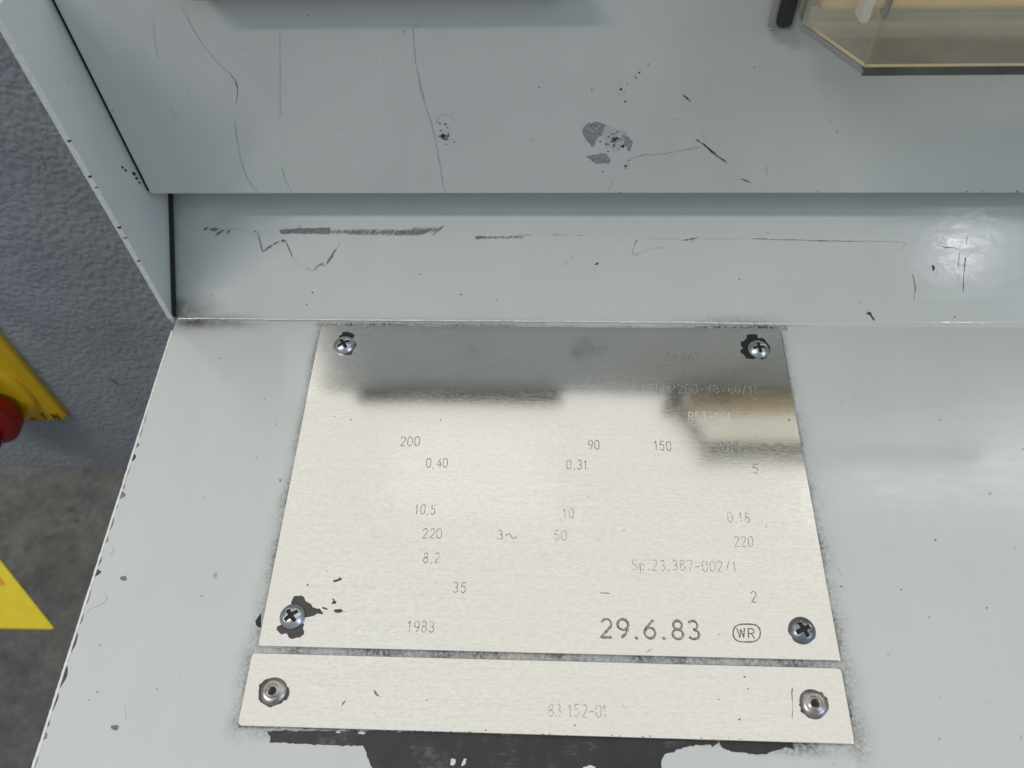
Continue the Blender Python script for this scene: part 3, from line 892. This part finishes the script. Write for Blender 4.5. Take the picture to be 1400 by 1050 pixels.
def letter_strokes(text, xa, xb, height):
    """strokes in local coordinates: x along the line from xa to xb, y up"""
    gapf = 0.30
    tot = sum(ADV.get(c, 1.0) for c in text) + gapf * (len(text) - 1)
    cw = (xb - xa) / tot
    out = []
    x = xa
    for c in text:
        a = ADV.get(c, 1.0) * cw
        jx, jy, jr = rng.normal(0, 0.02) * a, rng.normal(0, 0.022) * height, rng.normal(0, 0.022)
        for st in G[c]:
            if c in '.':
                st = [(.30, -.01), (.50, .05), (.70, .0), (.45, -.03)]
            out.append([(x + p[0] * a + jx - jr * p[1] * height, p[1] * height + jy + jr * p[0] * a) for p in st])
        x += a + gapf * cw
    return out


def densify(st, step):
    P = [np.array(st[0])]
    for b in st[1:]:
        b = np.array(b)
        L = np.linalg.norm(b - P[-1])
        k = max(1, int(L / step))
        a = P[-1]
        for j in range(1, k + 1):
            P.append(a + (b - a) * j / k)
    return np.array(P)


def engraving(text, left, right, hpx, parent, width=0.00020, dark=None, glint=None, off=(0.00013, -0.00010), fade=0.0, gh=0.00003, gw=0.6, name='engraved_number', label=None, plane=PLATE):
    a = plane.hit(*left); b = plane.hit(*right)
    t = plane.hit(left[0], left[1] - hpx)
    hgt = abs(t[1] - a[1])
    ang = math.atan2(b[1] - a[1], b[0] - a[0])
    L = np.linalg.norm(b - a)
    ca, sa = math.cos(ang), math.sin(ang)
    V, F, FM = [], [], []
    for st in letter_strokes(text, 0, L, hgt):
        P = densify(st, 0.00035)
        P = P + rng.normal(0, 0.00002, P.shape)
        Q = np.stack([a[0] + P[:, 0] * ca - P[:, 1] * sa, a[1] + P[:, 0] * sa + P[:, 1] * ca], 1)
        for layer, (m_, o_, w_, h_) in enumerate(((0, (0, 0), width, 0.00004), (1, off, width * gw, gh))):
            if (m_ == 0 and dark is None) or (m_ == 1 and glint is None):
                continue
            # broken strokes where the engraving is worn
            keep = rng.random(len(Q)) >= (fade if len(Q) > 5 else 0.0)
            runs, cur = [], []
            for i in range(len(Q)):
                cur.append(Q[i] + np.array(o_))
                if not keep[i]:
                    if len(cur) > 1:
                        runs.append(cur)
                    cur = []
            if len(cur) > 1:
                runs.append(cur)
            for r_ in runs:
                vs, fs = stroke_geo(r_, plane, w_, h_, 0.25, False)
                o0 = len(V)
                V += vs
                F += [tuple(i + o0 for i in f) for f in fs]
                FM += [m_] * len(fs)
    o = obj(name, V, F, None, parent, mats=[dark or M_ENGRAVE, glint or M_GLINT], fmat=FM)
    if label:
        o['label'] = label
    return o


# ------------------------------------------------------------------ plates
def rounded(x, y, w_, h_, r=0.0012, n=4):
    out = []
    for cx, cy, a0 in ((x + w_ - r, y + h_ - r, 0), (x + r, y + h_ - r, 90), (x + r, y + r, 180), (x + w_ - r, y + r, 270)):
        for k in range(n + 1):
            a = math.radians(a0 + 90 * k / n)
            out.append((cx + r * math.cos(a), cy + r * math.sin(a)))
    return out


def tilt_quad(u, v, w_, h_, r):
    return rounded(u, -v - h_, w_, h_, r)


data_plate = thing('data_plate', 'large brushed aluminium data plate with engraved numbers and four cross-head screws', 'nameplate')
prism('plate', tilt_quad(U1, V1, W1, H1, 0.0006), PANEL, LIFT, LIFT + TH, M_ALU, data_plate, 0.00012, 2)
serial_plate = thing('serial_plate', 'narrow brushed aluminium plate with two rivets below the large data plate', 'nameplate')
prism('plate', tilt_quad(U2, V2, W2, H2, 0.0012), PANEL, LIFT, LIFT + TH, M_ALU, serial_plate, 0.00012, 2)

DEF = dict(dark=M_ENGRAVE, glint=M_GLINT, width=0.00024, fade=0.04)
SOFT = dict(dark=M_ENGRAVE_SOFT, glint=M_GLINT, width=0.00024, fade=0.08)
for text, l, r_, h_, st in (
        ('200', (547, 609.5), (573.5, 609.5), 12.5, DEF), ('0,40', (582, 639), (612, 639), 12.5, DEF),
        ('90', (804, 614), (820, 614), 12, DEF), ('150', (894.5, 615.5), (918, 616), 12.5, DEF), ('200', (984, 617.5), (1011.5, 618), 12.5, DEF),
        ('5', (1029.5, 647.5), (1038, 648), 12.5, DEF), ('0,31', (774.5, 641), (803.5, 642), 12.5, DEF),
        ('10,5', (566.5, 702.5), (595, 703.5), 13, DEF), ('10', (770, 708), (784.5, 708), 13, SOFT),
        ('220', (577, 735.5), (604, 736), 13, DEF), ('3~', (678.5, 737.5), (705.5, 738), 13, DEF), ('50', (757.5, 738.5), (775, 739), 13, SOFT),
        ('8,2', (578, 769.5), (601, 770), 13.5, DEF), ('35', (619, 810), (637, 810.5), 14, DEF),
        ('0,18', (995, 713), (1026, 714), 13, SOFT), ('220', (1004, 746.5), (1030.5, 747.5), 13.5, SOFT),
        ('Sp.23.387-002/1', (864, 779), (1008.5, 782), 14, SOFT), ('2', (1026.5, 823), (1035, 823.5), 14.5, DEF),
        ('-', (819, 817), (836, 817.5), 14, DEF), ('1983', (556.5, 864), (593.5, 864.5), 15, DEF)):
    engraving(text, l, r_, h_, data_plate, **st)
engraving('28 987', (911, 493), (956, 493.5), 10.5, data_plate, width=0.00018, dark=M_ENGRAVE, fade=0.14)
engraving('FT0M/200-X8x80/1L', (877, 536), (1040, 538), 11, data_plate, width=0.00016, dark=M_ENGRAVE, glint=M_GLINT, fade=0.16)
engraving('RCT-10C', (941, 574), (1002, 575), 11, data_plate, width=0.00024, dark=None, glint=M_GLINT, gw=1.0, fade=0.16)
engraving('83 152-01', (750, 979), (831, 981), 17, serial_plate, width=0.00024, dark=M_ENGRAVE_SOFT, glint=M_GLINT, fade=0.12)
engraving('29.6.83', (820, 870.5), (958.5, 874), 25, data_plate, width=0.00068, dark=M_STAMP, glint=M_ENGRAVE_SOFT, off=(0.00014, 0.00010), gh=0.00006, gw=0.36, name='stamped_date')
# stamped oval inspection mark
engraving('WR', (1009, 872.5), (1033, 873.5), 13.5, data_plate, width=0.00030, dark=M_STAMP, glint=M_GLINT, off=(0.00014, -0.00010), name='stamped_letters')
ov = []
for a in np.linspace(0, 2 * math.pi, 48, endpoint=False):
    c_, s_ = math.cos(a), math.sin(a)
    ex = 0.62
    ov.append(PLATE.hit(1021 + 18.5 * math.copysign(abs(c_) ** ex, c_), 865.5 + 12.2 * math.copysign(abs(s_) ** 0.85, s_)))
vs, fs = stroke_geo(ov, PLATE, 0.00036, 0.00004, 0.2, False, True)
vs2, fs2 = stroke_geo([p + np.array((0.0002, -0.00012)) for p in ov], PLATE, 0.00018, 0.00003, 0.2, False, True)
obj('stamped_oval', vs + vs2, fs + [tuple(i + len(vs) for i in f) for f in fs2], None, data_plate, mats=[M_STAMP, M_GLINT], fmat=[0] * len(fs) + [1] * len(fs2))

# dark lacquer left round the screws and other marks on the plates
PZ = lambda p: zz(330, 780, 8.747, p)
patch('dark_stain', PZ([(595, 380), (615, 330), (640, 300), (680, 305), (710, 297), (750, 320), (770, 365), (835, 400), (850, 435), (900, 455), (935, 455), (960, 490), (980, 505), (965, 522), (910, 515), (860, 545), (790, 560), (700, 560), (600, 480)]), PLATE, M_OIL, data_plate, 0.00004, 2.2, 0.22)
patch('dark_stain', PZ([(480, 640), (430, 670), (422, 705), (450, 745), (480, 765), (535, 750), (550, 770), (565, 800), (605, 818), (655, 805), (705, 800), (745, 760), (750, 730), (740, 690), (750, 640), (600, 560)]), PLATE, M_OIL, data_plate, 0.00004, 2.2, 0.22)
for pts in ([(1088, 125), (1120, 108), (1165, 100), (1170, 75), (1208, 100), (1185, 118), (1150, 130), (1110, 140)], [(960, 440), (985, 435), (1040, 460), (1020, 470), (975, 458)], [(1098, 480), (1130, 462), (1190, 460), (1220, 485), (1180, 505), (1130, 505)], [(1075, 330), (1110, 340), (1120, 360), (1140, 375), (1120, 400), (1078, 400), (1085, 375), (1105, 360)], [(780, 160), (795, 160), (805, 180), (792, 188)], [(1236, 488), (1248, 488), (1246, 500), (1236, 498)]):
    patch('dark_stain', PZ(pts), PLATE, M_OIL, data_plate, 0.00004, 1.6, 0.12)
patch('dark_stain', zz(420, 420, 4.667, [(198, 182), (215, 178), (225, 162), (250, 154), (285, 165), (303, 182), (292, 195), (280, 205), (240, 205), (210, 195)]), PLATE, M_BLACK, data_plate, 0.00004, 2, 0.2)
patch('dark_stain', zz(420, 420, 4.667, [(162, 250), (172, 246), (175, 262), (195, 285), (235, 302), (280, 305), (285, 292), (300, 260), (315, 240), (300, 215), (200, 215)]), PLATE, M_CHIP, data_plate, 0.00004, 2, 0.2)
patch('dark_stain', zz(830, 440, 4.667, [(895, 82), (925, 78), (960, 82), (962, 100), (1000, 105), (1035, 150), (1043, 185), (1015, 225), (990, 242), (965, 230), (915, 238), (890, 232), (870, 205), (850, 195), (855, 175), (868, 165), (852, 150), (855, 128), (880, 118)]), PLATE, M_BLACK, data_plate, 0.00004, 2.0, 0.3)
patch('dark_stain', zz(800, 800, 3.684, [(1030, 190), (1022, 230), (1040, 262), (1060, 285), (1095, 298), (1125, 295), (1160, 265), (1150, 220), (1080, 180)]), PLATE, M_BLACK, data_plate, 0.00004, 2, 0.2)
for c in ((373, 946, 21, 20), (1113, 963, 20, 19)):
    patch('dark_stain', blob(c[0], c[1], c[2], c[3], 26, 0, 0.09), PLATE, M_CHIP, serial_plate, 0.00004, 2.2, 0.35)
sp_ = lambda pts, m_, wp, par: scratch(pts, PLATE, m_, par, wp, h=0.00004)
sp_([(1083, 939), (1083, 960), (1083.5, 978), (1084.5, 992), (1081, 997), (1080.5, 1000)], M_STAMP, 1.4, serial_plate)
sp_([(450, 904), (449, 911)], M_ENGRAVE, 1.3, serial_plate)
sp_([(512, 943), (513.5, 949), (519, 952)], M_STAMP, 2.6, serial_plate)
sp_([(517, 951), (522, 953.5)], M_ENGRAVE_SOFT, 3.2, serial_plate)
sp_([(467, 965), (470, 960), (472.5, 957)], M_ENGRAVE, 4.2, serial_plate)
sp_([(882, 893), (888, 889), (892, 886.5)], M_ENGRAVE, 1.4, data_plate)
sp_([(1047, 721), (1048.5, 714)], M_ENGRAVE, 1.4, data_plate)
sp_([(803, 680), (805.5, 677)], M_ENGRAVE, 1.2, data_plate)
sp_([(851, 964), (856, 969)], M_ENGRAVE, 1.6, serial_plate)
for cx, cy, r_, par in ((583, 957.5, 1.3, serial_plate), (664, 998.5, 1.4, serial_plate), (1018, 925.5, 1.6, serial_plate), (1023, 941.5, 1.1, serial_plate), (983, 956, 1.1, serial_plate), (1011, 983.5, 1.7, serial_plate), (786, 991.5, 1.4, serial_plate), (479.5, 573.5, 1.1, data_plate), (457.5, 569.5, 0.9, data_plate), (602.5, 573.5, 1.0, data_plate), (853, 725, 1.0, data_plate), (1079, 574, 1.5, data_plate), (447.5, 780.5, 0.8, data_plate), (982.8, 867, 0.9, data_plate)):
    patch('dark_stain', blob(cx, cy, r_, r_ * 0.8, 7), PLATE, M_STAMP, par, 0.00004, 2.5, 0.1)
for _ in range(40):
    x = rng.uniform(340, 1150)
    patch('dark_stain', blob(x, 996 + (x - 327) * 0.0238 - rng.uniform(0.6, 3.2), rng.uniform(0.6, 2.6), rng.uniform(0.4, 1.1), 6), PLATE, M_ENGRAVE if rng.random() < 0.7 else M_STAMP, serial_plate, 0.00004, 3, 0.1)


# ------------------------------------------------------------------ screws and rivets
def screw(px, py, R_, angle, material, parent, label=None):
    c = PLATE.hit(px, py, 0.0009)
    H = 0.0021
    # heightfield head with a real cross recess
    n_r, n_a = 26, 72
    V, F = [], []
    ca, sa = math.cos(angle), math.sin(angle)

    def hgt(x, y):
        r = math.hypot(x, y) / R_
        z = H * (1 - 0.78 * r ** 2.6) if r < 0.97 else H * 0.22
        xr, yr = x * ca + y * sa, -x * sa + y * ca
        ax, ay = abs(xr), abs(yr)
        arm = R_ * 0.60
        half = R_ * 0.155
        d = max(min(ax, ay) - half, max(ax, ay) - arm)
        d2 = (R_ * 0.26) - math.hypot(x, y)
        inside = max(-d, d2)
        if inside > 0:
            z -= min(0.0016, inside * 9.0)
        return z
    V.append(PLATE.p(*c, hgt(0, 0)))
    rad = [R_ * (k / n_r) for k in range(1, n_r + 1)]
    for r in rad:
        for j in range(n_a):
            a = 2 * math.pi * j / n_a
            x, y = r * math.cos(a), r * math.sin(a)
            V.append(PLATE.p(c[0] + x, c[1] + y, hgt(x, y)))
    for j in range(n_a):
        a = 2 * math.pi * j / n_a
        V.append(PLATE.p(c[0] + R_ * math.cos(a), c[1] + R_ * math.sin(a), 0.00002))
    for j in range(n_a):
        F.append((0, 1 + j, 1 + (j + 1) % n_a))
    for k in range(n_r):
        for j in range(n_a):
            a = 1 + k * n_a + j; b = 1 + k * n_a + (j + 1) % n_a
            F.append((a, a + n_a, b + n_a, b))
    s = obj('screw', V, F, material, parent, True)
    if label:
        s['label'] = label
    # grime packed in the recess
    arm, half = R_ * 0.56, R_ * 0.15
    out = []
    for k in range(4):
        b = k * math.pi / 2 + angle
        for (x, y) in ((half * 1.6, -half * 1.6), (arm, -half), (arm + half * 0.3, 0), (arm, half)):
            out.append((c[0] + x * math.cos(b) - y * math.sin(b), c[1] + x * math.sin(b) + y * math.cos(b)))
    prism('cross_recess', out, PLATE, H * 0.45, H * 0.70, M_GRIME, s)
    return s


screw(470, 470.5, 0.00365, 0.62, M_ZINC, data_plate, 'bright screw at the upper left corner')
screw(1037.5, 476, 0.00355, 0.10, M_ZINC, data_plate, 'bright screw in a jagged black patch')
screw(399, 842, 0.0036, 0.70, M_ZINC, data_plate, 'screw with dark stain at the lower left corner')
screw(1097.5, 861, 0.00365, 0.45, M_ZINC_DARK, data_plate, 'dark blued screw at the lower right corner')


def rivet(px, py, R_, parent):
    c = PLATE.hit(px, py, 0.0006)
    prof = [(0.0, 0.0004), (0.24, 0.0004), (0.28, 0.0012), (0.33, 0.00150), (0.40, 0.00150), (0.45, 0.00122), (0.6, 0.00118), (0.78, 0.00092), (0.92, 0.00050), (1.0, 0.00016), (1.0, 0.00001)]
    n_a = 48
    V, F = [], []
    for r, z in prof:
        for j in range(n_a):
            a = 2 * math.pi * j / n_a
            rr = R_ * r * (1 + 0.025 * math.sin(3 * a + 1) * (r > 0.8)) + 1e-7
            V.append(PLATE.p(c[0] + rr * math.cos(a), c[1] + rr * math.sin(a), z))
    for k in range(len(prof) - 1):
        for j in range(n_a):
            a = k * n_a + j; b = k * n_a + (j + 1) % n_a
            F.append((a, a + n_a, b + n_a, b))
    s = obj('rivet', V, F, M_RIVET, parent, True)
    out = [(c[0] + R_ * 0.275 * math.cos(t), c[1] + R_ * 0.275 * math.sin(t)) for t in np.linspace(0, 2 * math.pi, 20, endpoint=False)]
    prism('mandrel_hole', out, PLATE, 0.00042, 0.00062, M_RUST, s)
    out2 = [(c[0] + R_ * 0.13 * math.cos(t), c[1] + R_ * 0.13 * math.sin(t)) for t in np.linspace(0, 2 * math.pi, 14, endpoint=False)]
    prism('mandrel', out2, PLATE, 0.00063, 0.00075, M_GRIME, s)
    return s


rivet(373, 945, 0.0037, serial_plate)
rivet(1113.5, 962, 0.0037, serial_plate)

# ------------------------------------------------------------------ clear cover at the upper right
cover = thing('clear_cover', 'tinted clear plastic hood with a chamfered corner on the upper panel', 'cover')
ZB, YFc = 0.0986, -0.0090
fx = 0.1051
bx_, by_ = 0.0945, 0.0120
XE, ZT, TP = 0.230, 0.126, 0.0012
XY = Plane((0, 0, 0), (1, 0, 0), (0, 1, 0))


def wall(name, a, b, z0, z1, t, material=M_CLEAR, parent=cover):
    a = np.array(a); b = np.array(b)
    d = (b - a) / np.linalg.norm(b - a)
    n = np.array((-d[1], d[0]))
    return prism(name, [a, b, b + n * t, a + n * t], XY, z0, z1, material, parent)


wall('front_pane', (fx, YFc), (XE, YFc), ZB + 0.0022, ZT, TP)
wall('corner_pane', (bx_, by_), (fx - 0.0001, YFc), ZB + 0.0022, ZT, TP)
wall('side_pane', (bx_, YU - 0.0007), (bx_, by_ + 0.0001), ZB + 0.0022, ZT, TP)
base = [(fx, YFc), (XE, YFc), (XE, YU - 0.0006), (bx_, YU - 0.0006), (bx_, by_)]
prism('base_pane', [(x, y_) for x, y_ in [(fx + 0.0015, YFc + 0.002), (XE, YFc + 0.002), (XE, YU - 0.0010), (bx_ + 0.0020, YU - 0.0010), (bx_ + 0.0020, by_ + 0.0006)]], XY, ZB + 0.0003, ZB + 0.0018, M_CLEAR, cover)
# dark looking cut edges of the plastic along the bottom
wall('front_edge', (fx, YFc - 0.0001), (XE, YFc - 0.0001), ZB, ZB + 0.0021, 0.0019, M_CLEAREDGE)
wall('corner_edge', (bx_ - 0.0001, by_), (fx - 0.0001, YFc - 0.0001), ZB + 0.0004, ZB + 0.0014, 0.0009, M_BEZEL)
box('back_edge', (bx_ + 0.003, YU - 0.0024, ZB + 0.0019), (XE, YU - 0.0008, ZB + 0.0031), simple('pale_plastic_edge', (0.50, 0.48, 0.43), 0.3), cover, 0.0003, 1)
gk = box('gasket', (0.0896, YU - 0.0046, 0.0968), (0.0938, YU - 0.0003, 0.126), M_RUBBER, cover, 0.0017, 4)
box('bezel', (0.0882, YU - 0.0026, 0.0954), (0.0948, YU - 0.0001, 0.126), M_BEZEL, cover, 0.0009, 3)
# small pale block and small dark block inside the hood
box('hood_block', (0.1085, YU - 0.0090, ZB + 0.0020), (0.1110, YU - 0.0030, ZB + 0.0085), M_LIGHTCHIP, cover, 0.0008, 2)
box('hood_block', (0.1150, YU - 0.0065, ZB + 0.0020), (0.1162, YU - 0.0030, ZB + 0.0070), M_CLEAREDGE, cover, 0.0004, 2)
tan = box('terminal_block', (0.0995, YU - 0.0045, ZB + 0.0033), (0.225, YU - 0.0006, 0.120), M_TAN, None, 0.0012, 2)
tan['label'] = 'orange tan plastic block inside the clear hood'
tan['category'] = 'terminal block'

# ------------------------------------------------------------------ cabinet behind, main switch on it
cab = thing('control_cabinet', 'blue-grey cabinet with hammered paint standing behind the machine at the left', 'cabinet')
zc = CAB.hit(80, 640)[1]
box('body', (-0.75, YC, zc), (-0.125, YC + 0.30, 0.115), M_HAMMER, cab, 0.0025, 3)
box('pedestal', (-0.205, YC + 0.06, ZF), (-0.135, YC + 0.26, zc + 0.002), M_LEDGE, cab, 0.002, 1)

sw = thing('main_switch', 'yellow rotary main switch with red knob and black lettering on the hammered cabinet', 'switch')
TS = 0.0045
FACE = Plane((0, YC - TS, 0), (1, 0, 0), (0, 0, 1))
cr = FACE.hit(92.5, 577)
SZ = 0.090
xs0, zs0 = cr[0] - SZ, cr[1]


def shield():
    bm = bmesh.new()
    rings = []
    for ins, h_ in ((0.0, -TS + 0.0001), (0.0, -0.0022), (0.0006, -0.0016), (0.0060, 0.0), (0.0068, 0.0), (0.0075, -0.0006)):
        pts = rounded(xs0 + ins, zs0 + ins * 0.25, SZ - 2 * ins, SZ - 1.25 * ins, max(0.0012, 0.0045 - ins * 0.4), 5)
        rings.append([bm.verts.new(FACE.p(a, b, h_)) for a, b in pts])
    for a, b in zip(rings, rings[1:]):
        for i in range(len(a)):
            j = (i + 1) % len(a)
            bm.faces.new((a[i], a[j], b[j], b[i]))
    bm.faces.new(rings[-1])
    bm.faces.new(rings[0])
    return bm_obj('shield', bm, M_YELLOW, sw)


shield()


def lathe(name, prof, plane, c, material, parent, n_a=64):
    V, F = [], []
    for r, z in prof:
        for j in range(n_a):
            a = 2 * math.pi * j / n_a
            V.append(plane.p(c[0] + (r + 1e-6) * math.cos(a), c[1] + (r + 1e-6) * math.sin(a), z))
    for k in range(len(prof) - 1):
        for j in range(n_a):
            a = k * n_a + j; b = k * n_a + (j + 1) % n_a
            F.append((a, b, b + n_a, a + n_a))
    return obj(name, V, F, material, parent, True)


KH = 0.016
kc = Plane((0, YC - TS - KH, 0), (1, 0, 0), (0, 0, 1))
c_k = kc.hit(-30, 581)
rk = abs(kc.hit(17.5, 581)[0] - c_k[0])
c_c = FACE.hit(-30, 536)
rc = abs(FACE.hit(41, 536)[0] - c_c[0])
col_ = lathe('collar', [(rc, -0.001), (rc * 0.99, 0.0009), (rc * 0.93, 0.0016), (rc * 0.72, 0.0018), (rc * 0.68, 0.0008), (rc * 0.3, 0.0008)], FACE, c_c, M_YELLOW, sw)
for v_ in col_.data.vertices:
    v_.co.z = max(v_.co.z, zs0 + 0.0006)
lathe('knob', [(rk * 0.90, 0.004), (rk * 0.96, 0.006), (rk, KH - 0.003), (rk * 0.985, KH - 0.001), (rk * 0.93, KH), (rk * 0.5, KH + 0.0006), (0, KH + 0.0006)], FACE, c_k, M_RED, sw)
box('knob_grip', (c_k[0] - 0.005, YC - TS - KH - 0.012, c_k[1] - rk * 0.9), (c_k[0] + 0.005, YC - TS - KH - 0.0002, c_k[1] + rk * 0.9), M_RED, sw, 0.002, 3)
# lettering E.T.N along the lower edge of the shield
engraving('E.T.N', (43, 573.5), (83, 574), 7.4, sw, width=0.00085, dark=M_INK, glint=None, name='lettering', plane=Plane(FACE.p(0, 0, 0.0002), FACE.ex, FACE.ey))

# ------------------------------------------------------------------ floor marking
FL = Plane((0, 0, ZF), (1, 0, 0), (0, 1, 0))
a_ = FL.hit(76, 861); b_ = FL.hit(-1, 764)
dirv = (b_ - a_) / np.linalg.norm(b_ - a_)
apex = a_ + dirv * 0.30
left = np.array((apex[0] * 2 - a_[0], a_[1] - 0.004))


def round_tri(p, r, n=4):
    out = []
    for i in range(3):
        b = p[i]; a = p[i - 1]; c = p[(i + 1) % 3]
        u = (a - b) / np.linalg.norm(a - b); v = (c - b) / np.linalg.norm(c - b)
        for t in np.linspace(0, 1, n + 1):
            s0 = b + u * r; s1 = b + v * r
            out.append((1 - t) ** 2 * s0 + 2 * t * (1 - t) * b + t * t * s1)
    return out


tri = [a_, apex, left]
mk = thing('floor_marking', 'yellow triangular floor marking with an orange centre on the concrete', 'floor marking')
prism('yellow_field', round_tri(tri, 0.006), FL, 0.0005, 0.0020, M_YELLOW2, mk, 0.0003, 1)
cen = sum(tri) / 3
tip = FL.hit(10, 797)
k_ = (tip - cen)
inner = []
fct = 0.60
inner = [cen + (p - cen) * fct for p in tri]
sh = tip - inner[0]
inner = [p + sh * np.array((0.6, 1.0)) * 0.9 for p in inner]
prism('orange_field', round_tri(inner, 0.004), FL, 0.0021, 0.0026, M_ORANGE, mk)
